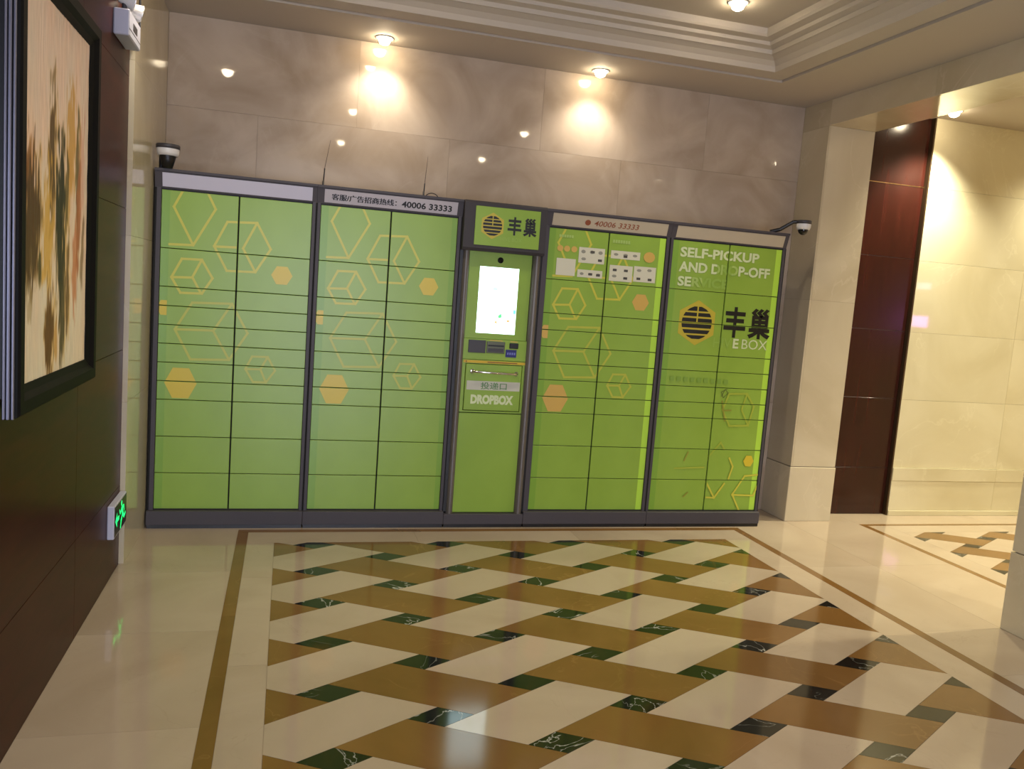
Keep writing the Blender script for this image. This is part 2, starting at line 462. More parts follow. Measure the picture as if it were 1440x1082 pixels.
# ------------------------------------------------------------------ setting: ceiling with stepped coffer
bm = bmesh.new()
X0, X1, Y0, Y1 = 0.46, 3.85, -5.6, -0.09
prof = [(-10, 3.08), (0, 3.08), (0, 3.098), (0.025, 3.098), (0.025, 3.088), (0.15, 3.094), (0.16, 3.125), (0.19, 3.15), (0.235, 3.168),
        (0.245, 3.168), (0.245, 3.195), (0.29, 3.205), (0.295, 3.225), (0.35, 3.232), (0.36, 3.245), (0.36, 3.28), (0.40, 3.28)]
rings = []
for d, z in prof:
    if d == -10: c = [(-0.3, -8.6), (4.397, -8.6), (4.397, 0.44), (-0.3, 0.44)]
    else: c = [(X0 + d, Y0 + d), (X1 - d, Y0 + d), (X1 - d, Y1 - d), (X0 + d, Y1 - d)]
    rings.append([bm.verts.new((x, y, z)) for x, y in c])
for a, b in zip(rings, rings[1:]):
    for i in range(4):
        j = (i + 1) % 4; bm.faces.new((a[i], a[j], b[j], b[i]))
bm.faces.new(rings[-1])
me = bpy.data.meshes.new('ceiling'); bm.normal_update()
for f in bm.faces:
    if f.normal.z > 0: f.normal_flip()
bm.to_mesh(me); bm.free()
ceil = struct(link('ceiling', me, M_plaster))
box('roof_slab', -0.3, 4.397, -8.6, 0.44, 3.30, 3.4, M_plaster, ceil)
struct(box('ceiling_corridor', 4.758, 8.7, -5.2, 0.312, 3.11, 3.3, M_plaster))

# ------------------------------------------------------------------ downlights
def downlight(x, y, z, label, power, col=(1.0, 0.90, 0.75), group='recessed ceiling downlights', size=125, blend=1.0, r=0.045):
    t = thing('downlight', label, 'ceiling light', (x, y, z), group)
    bm = bmesh.new(); lathe(bm, [(r, 0.0), (r + 0.014, 0.0), (r + 0.016, -0.004), (r + 0.002, -0.007), (r, 0.0)], 0, 0)
    fin('trim_ring', bm, M_ring, t, True)
    bm = bmesh.new(); lathe(bm, [(0, -0.046), (r * 0.35, -0.044), (r * 0.65, -0.036), (r * 0.85, -0.018), (r * 0.88, -0.0005), (0, -0.0005)], 0, 0)  # dome drawn tall so it takes in the lamp's bloom
    fin('lens', bm, M_lens, t, True)
    d = bpy.data.lights.new('downlight_beam', 'SPOT'); d.energy = power; d.color = col
    d.spot_size = math.radians(size); d.spot_blend = blend; d.shadow_soft_size = 0.035
    o = bpy.data.objects.new('downlight_beam', d); C.objects.link(o); o.parent = t; o.location = (0, 0, -0.06)
    return t
downlight(1.236, 0.275, 3.08, 'lit round downlight above the second locker, left one of the two near the back wall', HALL_W * 0.8)
downlight(2.686, 0.265, 3.08, 'lit round downlight above the locker with stickers, right one near the back wall', HALL_W * 0.65)
downlight(3.11, -0.75, 3.28, 'lit round downlight at the top edge of the photo inside the ceiling coffer', HALL_W)
UNSEEN = ['above the framed painting', 'in the left middle of the hall coffer', 'in the right middle of the hall coffer', 'behind the camera on the left', 'behind the camera on the right', 'at the left end of the hall coffer']
for x, y, z in ((0.20, -0.92, 3.08), (1.28, -2.85, 3.28), (3.11, -2.85, 3.28), (1.28, -4.9, 3.28), (3.11, -4.9, 3.28), (1.28, -0.95, 3.28)):
    downlight(x, y, z, 'recessed ceiling downlight %s, out of view' % UNSEEN.pop(0), HALL_W * (0.5 if x < .3 else 1.0), size=130)
downlight(5.36, 0.02, 3.11, 'bright downlight in the side corridor ceiling beyond the stone opening', COR_W * 1.5, (1.0, 0.93, 0.69), size=110)
UNSEEN2 = ['further along the cream marble wall', 'just beyond the stone opening', 'at the far end of the corridor', 'behind the near stone pier']
for x, y in ((6.9, -0.0), (5.6, -1.8), (7.0, -1.8), (5.6, -3.6)):  # unseen lamps added to brighten the corridor
    downlight(x, y, 3.11, 'added corridor downlight %s, out of view' % UNSEEN2.pop(0), COR_W, (1.0, 0.93, 0.69), group='added corridor downlights out of view', size=140)

# ------------------------------------------------------------------ parcel lockers
H = 0.1105
def zrow(k): return H + k * H
_doors = {}
def door_mesh(wd, ht):
    key = (round(wd, 4), round(ht, 4))
    if key not in _doors:
        bm = bmesh.new(); bx(bm, 0, wd, 0, 0.014, 0, ht, 0.0015)
        bmesh.ops.recalc_face_normals(bm, faces=bm.faces)
        me = bpy.data.meshes.new('door'); bm.to_mesh(me); bm.free(); me.materials.append(M_green)
        _doors[key] = me
    return _doors[key]

def header_y(z): return -0.006 - (z - 1.998) * 0.30

def locker(label, x0, x1, gx0, split, gx1, rws, prints, panel_mat, panel_prints, panel=None):
    t = thing('parcel_locker', label, 'parcel locker', ((x0 + x1) / 2, 0.2, 0), 'green parcel locker columns')
    x0 += 0.0006; x1 -= 0.0006
    box('carcass', x0, x1, 0.016, 0.40, 0.10, 2.0, M_frame, t)
    box('gap_shade_sheet', gx0 - 0.001, gx1 + 0.001, 0.0145, 0.0165, H, zrow(17), M_gap, t)  # black sheet so the gaps between doors look dark
    box('side_frame', x0, gx0 - 0.0015, -0.010, 0.016, 0.10, 2.0, M_frame2, t, 0.0015)
    box('side_frame', gx1 + 0.0015, x1, -0.010, 0.016, 0.10, 2.0, M_frame2, t, 0.0015)
    box('dark_seam_strip', x0, x0 + (0.011 if x0 < 0 else 0.005), -0.0108, 0.016, 0.106, 1.996, M_gap, t)  # black strip painted in for the dark seam at the unit's edge
    box('dark_seam_strip', x1 - 0.005, x1, -0.0108, 0.016, 0.106, 1.996, M_gap, t)
    box('plinth', x0, x1, -0.040, 0.40, 0.022, 0.106, M_frame2, t, 0.002)
    box('foot_recess_shade', x0 + 0.004, x1 - 0.004, -0.036, 0.39, 0, 0.0225, M_plastic, t)  # black box in place of the shadow in the recess below
    bm = bmesh.new(); extrude_yz(bm, [(0.40, 1.995), (-0.006, 1.995), (-0.034, 2.088), (-0.040, 2.088), (-0.040, 2.102), (0.40, 2.102)], x0, x1)
    fin('header', bm, M_frame2, t)
    if panel is None: panel = (gx0 + 0.004, gx1 - 0.002)
    bm = bmesh.new()
    pz0, pz1 = 2.004, 2.080
    prf = [(header_y(pz0) - 0.0025, pz0), (header_y(pz1) - 0.0025, pz1), (header_y(pz1) + 0.001, pz1), (header_y(pz0) + 0.001, pz0)]
    extrude_yz(bm, prf, panel[0], panel[1])
    hp = fin('header_panel', bm, panel_mat, t)
    for i_, (polys, m) in enumerate(panel_prints):
        flat('lettering', polys, 0, m, hp, lambda z, k=i_: header_y(z) - 0.0032 - 0.0002 * k)
    g = 0.0020; sg = 0.0042
    k = 17
    for n in rws:
        za, zb = zrow(k - n) + g, zrow(k) - g; k -= n
        for xa, xb in ((gx0, split - sg), (split + sg, gx1)):
            d = link('door', door_mesh(xb - xa, zb - za), None, t); d.location = (xa, 0, za)
            for lay, (nm, polys, m) in enumerate(prints):
                q = [clip(p, xa + 0.0016, xb - 0.0016, za + 0.0016, zb - 0.0016) for p in polys]
                q = [[(a - xa, b - za) for a, b in p] for p in q if p]
                if q: flat(nm, q, -0.0004 - 0.0003 * lay, m, d)
    for ch in t.children: ch.location = ch.location - t.location
    return t

def hexprint(dx, strips=True, sticker=False, u2=False, solid=None):
    sh = lambda P: [(x + dx, z) for x, z in P]
    w1 = 0.0135
    Lq = []
    Lq += line_quads(sh([(0.112, 1.99), (0.066, 1.896), (0.176, 1.685), (0.293, 1.902), (0.248, 1.99)]), w1)
    Lq += line_quads(sh([(0.048, 1.68), (0.176, 1.685)]), w1)
    Lq += line_quads(sh([(0.36, 1.836), (0.526, 1.845), (0.609, 1.698), (0.526, 1.556), (0.365, 1.552), (0.291, 1.69)]), w1, True)
    Lq += line_quads(sh([(0.526, 1.845), (0.452, 1.69), (0.526, 1.556)]), w1)
    Lq += line_quads(sh([(0.291, 1.688), (0.41, 1.692)]), w1)
    Lq += line_quads(sh([(0.117, 1.602), (0.226, 1.605), (0.288, 1.502), (0.232, 1.408), (0.114, 1.405), (0.063, 1.492)]), w1, True)
    Lq += line_quads(sh([(0.226, 1.605), (0.177, 1.500), (0.225, 1.412)]), w1)
    Lq += line_quads(sh([(0.063, 1.492), (0.177, 1.498)]), w1)
    D = line_quads(sh([(0.181, 1.352), (0.402, 1.360), (0.496, 1.19), (0.396, 1.025), (0.18, 1.017), (0.09, 1.19)]), w1, True)
    D += line_quads(sh([(0.402, 1.360), (0.302, 1.193), (0.396, 1.025)]), w1)
    D += line_quads(sh([(0.09, 1.19), (0.302, 1.195)]), w1)
    D += line_quads(sh([(0.527, 1.052), (0.617, 1.054), (0.663, 0.973), (0.612, 0.898), (0.538, 0.898), (0.491, 0.975)]), 0.0125, True)
    D += line_quads(sh([(0.617, 1.054), (0.578, 0.977), (0.612, 0.898)]), 0.0125)
    D += line_quads(sh([(0.491, 0.975), (0.578, 0.977)]), 0.0125)
    so = [ngon(0.679 + dx, 1.548, 0.062, 0.062), ngon(0.13 + dx, 0.874, 0.090, 0.104)]
    out = [('printed_outline', Lq, M_yellow), ('printed_outline', D, M_faint), ('printed_hexagon', so, solid or M_orange)]
    return out

def strips(gx0, gx1, left=0.045, right=0.0, rm=None):  # side bands in a darker green and in lime
    out = []
    if left: out.append(('edge_strip', [[(gx0, 0), (gx0 + left, 0), (gx0 + left, 2.1), (gx0, 2.1)]], M_greend))
    if right: out.append(('edge_strip', [[(gx1 - right, 0), (gx1, 0), (gx1, 2.1), (gx1 - right, 2.1)]], rm or M_lime))
    return out

R11 = [3, 2, 1, 1, 1, 1, 1, 1, 2, 2, 2]
def edge_spot(gx, m): return [('printed_hexagon', [clip(ngon(gx + 0.035, 1.313, 0.05, 0.05), gx, gx + 0.043, 1.2, 1.4)], m)]

l1 = locker('green parcel locker at the far left end with a blank silver header', -0.037, 0.863, 0.0, 0.422, 0.837, R11,
       strips(0.0, 0.837) + hexprint(0) + edge_spot(0, M_orange), M_silver, [])
tx = text_tris('客服/广告招商热线：', 0.948, 1.335, 2.021, 2.058, 0.004)
sh_ = lambda T, d: [[(a + d, b) for a, b in t] for t in T]
tx2 = text_tris('40006 33333', 1.367, 1.680, 2.019, 2.056, 0.028)
l2 = locker('green parcel locker left of the screen kiosk with black hotline lettering on its header', 0.863, 1.752, 0.889, 1.310, 1.726, R11,
       strips(0.889, 1.726, 0.045, 0.035, M_greend) + hexprint(0.889) + edge_spot(0.889, M_orange),
       mat('grey lilac header film', (184, 178, 184), 0.4), [(tx + tx2, M_black), (sh_(tx, 0.0014), M_black), (sh_(tx, -0.0014), M_black)], (0.905, 1.716))

# unit right of the kiosk: instruction stickers
st = []
def R(x0, z0, x1, z1): return [(x0, z0), (x1, z0), (x1, z1), (x0, z1)]
st.append(('sticker', [R(2.395, 1.688, 2.527, 1.797), R(2.544, 1.779, 2.725, 1.88), R(2.544, 1.685, 2.719, 1.735), R(2.769, 1.825, 2.978, 1.878), R(2.768, 1.677, 2.933, 1.782), R(2.942, 1.684, 3.102, 1.787)], M_paper))
ic = []; icd = []
for i in range(3):
    ic.append(ngon(2.575 + 0.06 * i, 1.852, 0.016, 0.012, 8)); ic.append(ngon(2.575 + 0.058 * i, 1.708, 0.014, 0.009, 8))
    ic.append(ngon(2.805 + 0.068 * i, 1.853, 0.017, 0.009, 8))
for x, z in ((2.58, 1.805), (2.805, 1.710), (2.98, 1.76), (3.055, 1.765)): ic.append(ngon(x, z, 0.018, 0.010, 6))
for x, z in ((2.695, 1.802), (2.64, 1.853), (2.805, 1.750), (2.885, 1.750), (2.885, 1.700), (2.98, 1.705), (3.062, 1.703), (2.873, 1.843), (2.635, 1.708), (2.69, 1.705)): icd.append(R(x - 0.014, z - 0.008, x + 0.014, z + 0.008))
st.append(('sticker_icon', ic, M_grey_p)); st.append(('sticker_icon', icd, M_dgrey_p))
st.append(('printed_dot', [ngon(x, 1.861, 0.021, 0.02, 12) for x in (2.413, 2.46, 2.51)] + [ngon(3.045, 1.852, 0.042, 0.036, 12)], M_orange2))
st.append(('printed_caption', [R(2.40 + i * 0.017, 1.932, 2.413 + i * 0.017, 1.950) for i in range(6)] + [R(2.775 + i * 0.018, 1.927, 2.789 + i * 0.018, 1.948) for i in range(7)], M_white_f))
t4 = text_tris('40006 33333', 2.628, 2.944, 2.022, 2.056, 0.010, 0.15)
l4 = locker('green parcel locker right of the screen kiosk with white instruction stickers at the top', 2.290, 3.185, 2.332, 2.748, 3.158, R11,
       strips(2.332, 3.158, 0.045, 0.045) + hexprint(2.332, solid=M_orange2) + edge_spot(2.332, M_orange2) + st,
       M_beigeh, [(t4 + [ngon(2.583, 2.039, 0.020, 0.018, 14)], M_redbrown)], (2.342, 3.152))

def logo(cx, cz, r, glow=1.36):
    """barred black disc with an amber cross-stem on an amber hexagonal patch"""
    out_o = [ngon(cx, cz, r * glow, r * glow, 6, math.pi / 6)]
    bars = []
    n = 5; top = cz + r; 
    ys = [(0.97, 0.70), (0.60, 0.38), (0.27, 0.04), (-0.07, -0.31), (-0.42, -0.65), (-0.75, -0.97)]
    for a, b in ys:
        P = []
        for z in (a, (a + b) / 2, b): P.append((cx + r * math.sqrt(max(0, 1 - z * z)), cz + r * z))
        for z in (b, (a + b) / 2, a): P.append((cx - r * math.sqrt(max(0, 1 - z * z)), cz + r * z))
        bars.append(P)
    stem = [R(cx - r * 0.045, cz + r * 0.05, cx + r * 0.045, cz + r * 0.99)]
    return out_o, bars, stem

o_, b_, s_ = logo(3.444, 1.438, 0.115)
pr = strips(3.211, 4.050, 0.045, 0.045)
pr += [('printed_hexagon', o_, M_gold_p), ('printed_logo', b_, M_black), ('printed_logo_stem', s_, M_gold_p)]
pr += [('lettering', text_tris('丰', 3.652, 3.822, 1.352, 1.566, 0.030) + text_tris('巢', 3.843, 4.022, 1.352, 1.566, 0.030), M_black)]
pr += [('lettering', text_tris('E', 3.738, 3.782, 1.277, 1.345, 0.03) + text_tris('BOX', 3.808, 4.010, 1.277, 1.345, 0.0), M_white_p),
       ('lettering', text_tris('HIV', 3.585, 3.722, 1.277, 1.345, 0.0), M_white_ff)]
def part_text(tr, spans):
    for a, b, m in spans:
        q = [clip(t, a, b, 0, 3) for t in tr]; pr.append(('lettering', [p for p in q if p], m))
pr += [('lettering', text_tris('SELF-PICKUP', 3.270, 3.874, 1.878, 1.945, 0.034), M_white_p)]
part_text(text_tris('AND DROP-OFF', 3.268, 3.968, 1.778, 1.848, 0.034), [(3.2, 3.555, M_white_p), (3.555, 3.60, M_white_f), (3.60, 3.67, M_white_ff), (3.67, 3.72, M_white_f), (3.72, 4.1, M_white_p)])
part_text(text_tris('SERVICE', 3.268, 3.650, 1.682, 1.748, 0.034), [(3.2, 3.37, M_white_p), (3.37, 3.45, M_white_f), (3.45, 3.70, M_white_ff)])
pr += [('scribble', line_quads([(3.690, 0.935), (3.715, 0.985), (3.740, 0.960), (3.705, 0.925), (3.685, 0.965), (3.730, 0.990)], 0.004), mat('marker scribble', (84, 92, 40), 0.5))]
fa = line_quads([(3.749, 0.955), (3.891, 0.961), (3.955, 0.87), (3.925, 0.733), (3.776, 0.726), (3.709, 0.840)], 0.014, True)
fa += line_quads([(3.891, 0.961), (3.860, 0.845), (3.925, 0.733)], 0.012)
fa += line_quads([(3.382, 0.413), (3.607, 0.423)], 0.012) + line_quads([(3.639, 0.503), (3.722, 0.604), (3.754, 0.562)], 0.012)
yl = line_quads([(3.803, 0.494), (3.837, 0.433), (3.813, 0.345)], 0.013) + line_quads([(3.64, 0.315), (3.713, 0.203), (3.783, 0.307)], 0.013) + line_quads([(3.640, 0.206), (3.713, 0.203)], 0.013)
yl += line_quads([(4.05, 0.376), (3.942, 0.365), (3.855, 0.226), (4.025, 0.221), (4.055, 0.30)], 0.013) + line_quads([(3.858, 0.226), (3.925, 0.108)], 0.013)
wornq = line_quads([(3.70, 0.90), (3.715, 0.835), (3.775, 0.838)], 0.011) + line_quads([(3.715, 0.835), (3.735, 0.76)], 0.010) + line_quads([(3.45, 0.47), (3.475, 0.53)], 0.01) + line_quads([(3.47, 0.21), (3.50, 0.24)], 0.01)
smud = [R(3.28 + i * 0.052, 1.03 - 0.001 * i, 3.312 + i * 0.052, 1.062 - 0.001 * i) for i in range(9)]
pr += [('printed_outline', fa, mat('very faded print', (162, 178, 60), 0.36)), ('printed_outline', yl, M_yellow), ('worn_mark', wornq, M_faded), ('printed_hexagon', [ngon(3.958, 0.475, 0.042, 0.045)], M_orange),
       ('faded_caption', smud, mat('worn off caption', (126, 160, 62), 0.4))]
l5 = locker('green parcel locker at the right end printed SELF-PICKUP with a large black barred-disc logo', 3.185, 4.075, 3.211, 3.640, 4.050,
       [3, 2, 2, 1, 1, 1, 1, 2, 2, 2], pr, M_beigeh, [], (3.221, 4.044))

# ------------------------------------------------------------------ kiosk column with the screen
k = thing('parcel_kiosk', 'green self-service kiosk column with lit touch screen and drop box between the lockers', 'kiosk', (2.021, 0.2, 0))
x0, x1 = 1.7526, 2.2894
box('carcass', x0, x1, 0.02, 0.40, 0.10, 1.80, M_frame, k)
box('side_frame', x0, 1.772, -0.012, 0.02, 0.10, 1.80, M_plastic, k)
box('side_frame', 2.272, x1, -0.012, 0.02, 0.10, 1.80, M_plastic, k)
box('plinth', x0, x1, -0.040, 0.40, 0.022, 0.090, M_frame2, k, 0.002)
box('foot_recess_shade', x0 + .004, x1 - .004, -0.036, 0.39, 0, 0.0225, M_plastic, k)  # black stands in for shadow under the kiosk plinth
for a, b in ((1.770, 1.816), (2.232, 2.284)):
    bm = bmesh.new(); n = 12; rx = (b - a) / 2; cx = (a + b) / 2
    lo = [bm.verts.new((cx - rx * math.cos(math.pi * i / n), 0.0 - 0.034 * math.sin(math.pi * i / n), 0.088)) for i in range(n + 1)]
    hi = [bm.verts.new((v.co.x, v.co.y, 1.800)) for v in lo]
    bm.faces.new(lo[::-1]); bm.faces.new(hi)
    for i in range(n): bm.faces.new((lo[i], lo[i + 1], hi[i + 1], hi[i]))
    bm.faces.new((lo[n], lo[0], hi[0], hi[n]))
    fin('corner_post', bm, M_steel, k, False)
# header box
bm = bmesh.new(); extrude_yz(bm, [(0.40, 1.795), (-0.062, 1.795), (-0.070, 1.812), (-0.070, 2.090), (-0.064, 2.102), (0.40, 2.102)], x0 - 0.006 + .0066, x1 - .0006)
hd = fin('header', bm, M_frame, k)
hp = box('header_panel', 1.822, 2.244, -0.0745, -0.066, 1.831, 2.071, M_green, k, 0.001)
o_, b_, s_ = logo(1.934, 1.955, 0.062, 1.32)
flat('printed_hexagon', o_, -0.0750, M_gold_p, hp); flat('printed_logo', b_, -0.0754, M_black, hp); flat('printed_logo_stem', s_, -0.0758, M_gold_p, hp)
flat('lettering', text_tris('丰', 2.032, 2.122, 1.908, 2.022, 0.03) + text_tris('巢', 2.134, 2.224, 1.908, 2.022, 0.03), -0.0754, M_black, hp)
flat('lettering', text_tris('HIVE BOX', 1.99, 2.13, 1.868, 1.892, 0.0), -0.0754, M_white_ff, hp)
# upper fascia with the recessed screen
bm = bmesh.new()
sx0, sx1, sz0, sz1 = 1.890, 2.150, 1.278, 1.703
fx0, fx1, fz0, fz1 = 1.818, 2.230, 1.242, 1.795
for a in ((fx0, sx0, fz0, fz1), (sx1, fx1, fz0, fz1), (sx0, sx1, fz0, sz0), (sx0, sx1, sz1, fz1)):
    bx(bm, a[0], a[1], 0.0, 0.02, a[2], a[3])
fin('screen_fascia', bm, M_green, k)
scr = box('screen', sx0, sx1, 0.006, 0.02, sz0, sz1, mat('lit display', (235, 255, 255), 0.2, emit=(222, 255, 255), estr=2.6), k)
def emat(n, c): return mat(n, c, 0.3, emit=c, estr=1.0)
flat('screen_icon', [ngon(2.000, 1.565, 0.018, 0.012, 8)], 0.0055, emat('pale teal pixels', (190, 232, 232)), scr)
flat('screen_icon', [[(2.03, 1.395), (2.052, 1.41), (2.056, 1.385), (2.036, 1.378)]], 0.0055, emat('green pixels', (90, 220, 130)), scr)
flat('screen_icon', [[(2.008, 1.345), (2.018, 1.368), (2.032, 1.345)], ngon(2.10, 1.364, 0.012, 0.009, 6)], 0.0055, emat('orange pixels', (235, 170, 110)), scr)
flat('screen_icon', [R(2.130, 1.412, 2.148, 1.438)], 0.0055, emat('cyan pixels', (120, 230, 235)), scr)
bm = bmesh.new(); cyl(bm, (2.020, 0.004, 1.749), (2.020, -0.004, 1.749), 0.019); cyl(bm, (2.020, -0.003, 1.749), (2.020, -0.007, 1.749), 0.011)
fin('camera_lens', bm, M_dome, k)
# reader shelf, slightly proud
box('reader_fascia', 1.812, 2.236, -0.010, 0.02, 1.106, 1.240, M_green, k, 0.002)
box('keypad', 1.846, 1.960, -0.014, -0.008, 1.150, 1.232, M_dplastic, k, 0.002)
cr = box('card_reader', 1.966, 2.088, -0.015, -0.008, 1.152, 1.228, mat('reader metal', (96, 100, 84), 0.35, 0.4), k, 0.003)
box('card_slot', 1.974, 2.080, -0.0175, -0.0145, 1.196, 1.206, M_plastic, cr)
box('reader_window', 1.976, 2.078, -0.0165, -0.0145, 1.160, 1.184, M_dplastic, cr)
sc = box('scanner', 2.118, 2.178, -0.016, -0.008, 1.188, 1.224, M_plastic, k, 0.003)
box('caption_strip', 1.985, 2.070, -0.0108, -0.0098, 1.231, 1.237, M_orange2, k); box('caption_strip', 2.122, 2.172, -0.0108, -0.0098, 1.229, 1.235, M_orange2, k)
bs_ = box('blue_sticker', 2.096, 2.168, -0.0125, -0.0095, 1.131, 1.180, M_blue, k)
flat('sticker_mark', [R(2.106 + i * 0.015, 1.147, 2.116 + i * 0.015, 1.162) for i in range(4)], -0.0130, mat('pale blue print', (110, 120, 190), 0.5), bs_)
# drop box drawer
dd = box('drop_drawer', 1.840, 2.214, -0.012, 0.012, 0.776, 1.076, M_green, k, 0.003)
bm = bmesh.new()
for a in ((1.812, 1.836, 0.762, 1.104), (2.218, 2.236, 0.762, 1.104), (1.836, 2.218, 0.762, 0.772), (1.836, 2.218, 1.080, 1.104)):
    bx(bm, a[0], a[1], -0.008, 0.02, a[2], a[3])
fin('drawer_surround', bm, M_green, k)
tp = box('yellow_tape', 1.822, 2.238, -0.0105, -0.0078, 1.084, 1.100, M_tape, k)
flat('tape_print', [R(1.98, 1.089, 2.18, 1.095), ngon(1.84, 1.092, 0.005, 0.005, 8)], -0.0110, mat('brown print', (130, 90, 30), 0.5), tp)
bm = bmesh.new(); tube(bm, [(1.882, -0.012, 1.030), (1.882, -0.034, 1.030), (1.892, -0.044, 1.030), (2.030, -0.047, 1.026), (2.166, -0.044, 1.024), (2.176, -0.034, 1.024), (2.176, -0.012, 1.024)], 0.0075, 12)
hn = fin('handle', bm, M_chrome, dd, True)
bm = bmesh.new(); cyl(bm, (1.882, -0.012, 1.030), (1.882, -0.018, 1.030), 0.014); cyl(bm, (2.176, -0.012, 1.024), (2.176, -0.018, 1.024), 0.014)
fin('handle_mount', bm, M_chrome, dd)
flat('label_strip', [R(1.852, 0.909, 2.208, 0.968)], -0.0125, mat('grey white label', (196, 196, 178), 0.5), dd)
flat('lettering', text_tris('投递口', 1.945, 2.120, 0.915, 0.962, 0.012), -0.0130, mat('grey green print', (96, 140, 84), 0.5), dd)
flat('lettering', text_tris('DROPBOX', 1.884, 2.170, 0.817, 0.879, 0.06), -0.0125, M_white_p, dd)
box('lower_door', 1.812, 2.236, -0.004, 0.02, 0.094, 0.756, M_green, k, 0.002)
for ch in k.children: ch.location = ch.location - k.location

# ------------------------------------------------------------------ things on top of the lockers
def antenna(pts, label, coil=False):
    b = Vector(pts[0]); t = thing('antenna', label, 'antenna', b, 'whip antennas on the lockers')
    bm = bmesh.new(); lathe(bm, [(0, 0), (0.014, 0), (0.014, 0.012), (0.006, 0.02), (0.005, 0.05), (0, 0.052)], 0, 0, 16)
    fin('magnetic_base', bm, M_plastic, t, True)
    q = [Vector(p) - b for p in pts]
    bm = bmesh.new(); tube(bm, [(0, 0, 0.02), tuple(q[1] * 0.85), tuple(q[1])], [0.0035, 0.0035, 0.004]); fin('spring', bm, M_plastic, t, True)
    bm = bmesh.new(); tube(bm, [tuple(q[1]), tuple((q[1] + q[2]) / 2), tuple(q[2])], [0.0016, 0.0014, 0.0011]); fin('whip', bm, mat('antenna metal', (70, 52, 46), 0.4, 0.5), t, True)
    return t
antenna([(0.900, 0.2, 2.102), (0.905, 0.2, 2.228), (0.933, 0.2, 2.403)], 'thin whip antenna on the joint of the two left lockers')
antenna([(1.530, 0.2, 2.102), (1.534, 0.2, 2.203), (1.544, 0.2, 2.374)], 'thin whip antenna on the locker left of the kiosk beside a loose wire loop')
bm = bmesh.new()
tube(bm, [(1.555 + 0.045 * math.cos(a) + 0.03, 0.2, 2.106 + 0.04 * abs(math.sin(a))) for a in [i * math.pi / 14 for i in range(15)]], 0.0028)
tag(fin('wire_loop', bm, M_plastic, None, True), 'small dark loop of wire on top of the locker beside the right antenna', 'wire')

def dome(cx, cy, zt, r, arm, label, neck=0):
    t = thing('dome_camera', label, 'security camera', (cx, cy, zt), 'dome cameras on the lockers')
    bm = bmesh.new(); lathe(bm, [(0, 0), (r * 0.95, 0), (r, -0.004), (r, -0.024), (0, -0.024)], 0, 0); fin('mount_plate', bm, M_dplastic, t, True)
    bm = bmesh.new(); lathe(bm, [(r * 0.96, -0.024), (r * 0.94, -0.045), (r * 0.84, -0.062), (0, -0.062)], 0, 0); fin('housing', bm, M_white, t, True)
    bm = bmesh.new(); lathe(bm, [(r * 0.66, -0.060)] + [(r * 0.66 * math.cos(a), -0.062 - r * 0.72 * math.sin(a)) for a in [i * math.pi / 16 for i in range(9)]], 0, 0); fin('dome', bm, M_dome, t, True)
    if neck:
        bm = bmesh.new(); lathe(bm, [(r * 0.70, -0.061), (r * 0.62, -0.085), (r * 0.40, -neck), (0, -neck)], 0, 0); fin('swivel_neck', bm, M_plastic, t, True)
    a = [Vector(p) - Vector((cx, cy, zt)) for p in arm]
    bm = bmesh.new()
    for p, q in zip(a, a[1:]):
        cyl(bm, p, q, 0.013, None, 10)
    fin('arm', bm, M_plastic, t)
    return t
dome(0.030, -0.030, 2.235, 0.064, [(-0.010, 0.02, 2.10), (-0.010, 0.02, 2.19), (0.010, -0.03, 2.224)], 'dome security camera on a short post at the left end of the lockers', 0.133)
dome(4.140, -0.085, 2.195, 0.052, [(3.94, 0.0, 2.106), (4.00, -0.02, 2.125), (4.075, -0.06, 2.182), (4.12, -0.08, 2.184)], 'dome security camera reaching past the right end of the lockers on a slanted arm')

box_s = thing('junction_box', 'small black box on the floor in the gap right of the lockers', 'box', (4.13, 0.12, 0))
box('body', -0.022, 0.022, -0.02, 0.02, 0, 0.045, M_plastic, box_s, 0.004)
bm = bmesh.new(); tube(bm, [(0, 0.02, 0.02), (0.0, 0.10, 0.012), (-0.03, 0.2, 0.008), (-0.03, 0.28, 0.008)], 0.004); fin('cable', bm, M_plastic, box_s, True)

# ------------------------------------------------------------------ left wall: picture
FX = 0.004
pic = thing('framed_painting', 'abstract brown and gold painting in a deep black frame on the dark wood wall', 'painting', (-0.07, -2.14, 1.09))
PY0, PY1, PZ0, PZ1 = -2.60, -1.63, 1.09, 2.42
sw = 0.085
frm = []
def mitre(name, pts, m):
    """frame rail with a stepped moulding profile; pts = outer start, outer end, inner end, inner start in Y,Z"""
    bm = bmesh.new()
    lay = [(-0.040, 0.0), (-0.012, 0.0), (-0.008, 0.04), (-0.002, 0.06), (FX, 0.14), (FX, 0.55), (-0.010, 0.75), (-0.018, 1.0), (-0.045, 1.0)]
    A = [Vector(p) for p in pts]
    r = []
    for end in (0, 1):
        o, i = (A[0], A[3]) if end == 0 else (A[1], A[2])
        r.append([bm.verts.new((x, o.x + (i.x - o.x) * f, o.y + (i.y - o.y) * f)) for x, f in lay])
    n = len(lay)
    for a in range(n):
        b = (a + 1) % n; bm.faces.new((r[0][a], r[0][b], r[1][b], r[1][a]))
    bm.faces.new(r[0][::-1]); bm.faces.new(r[1])
    return fin(name, bm, m, pic)
o = [(PY0, PZ0), (PY1, PZ0), (PY1, PZ1), (PY0, PZ1)]; i_ = [(PY0 + sw, PZ0 + sw), (PY1 - sw, PZ0 + sw), (PY1 - sw, PZ1 - sw), (PY0 + sw, PZ1 - sw)]
for a in range(4):
    b = (a + 1) % 4; mitre('frame_rail', [o[a], o[b], i_[b], i_[a]], M_fframe)
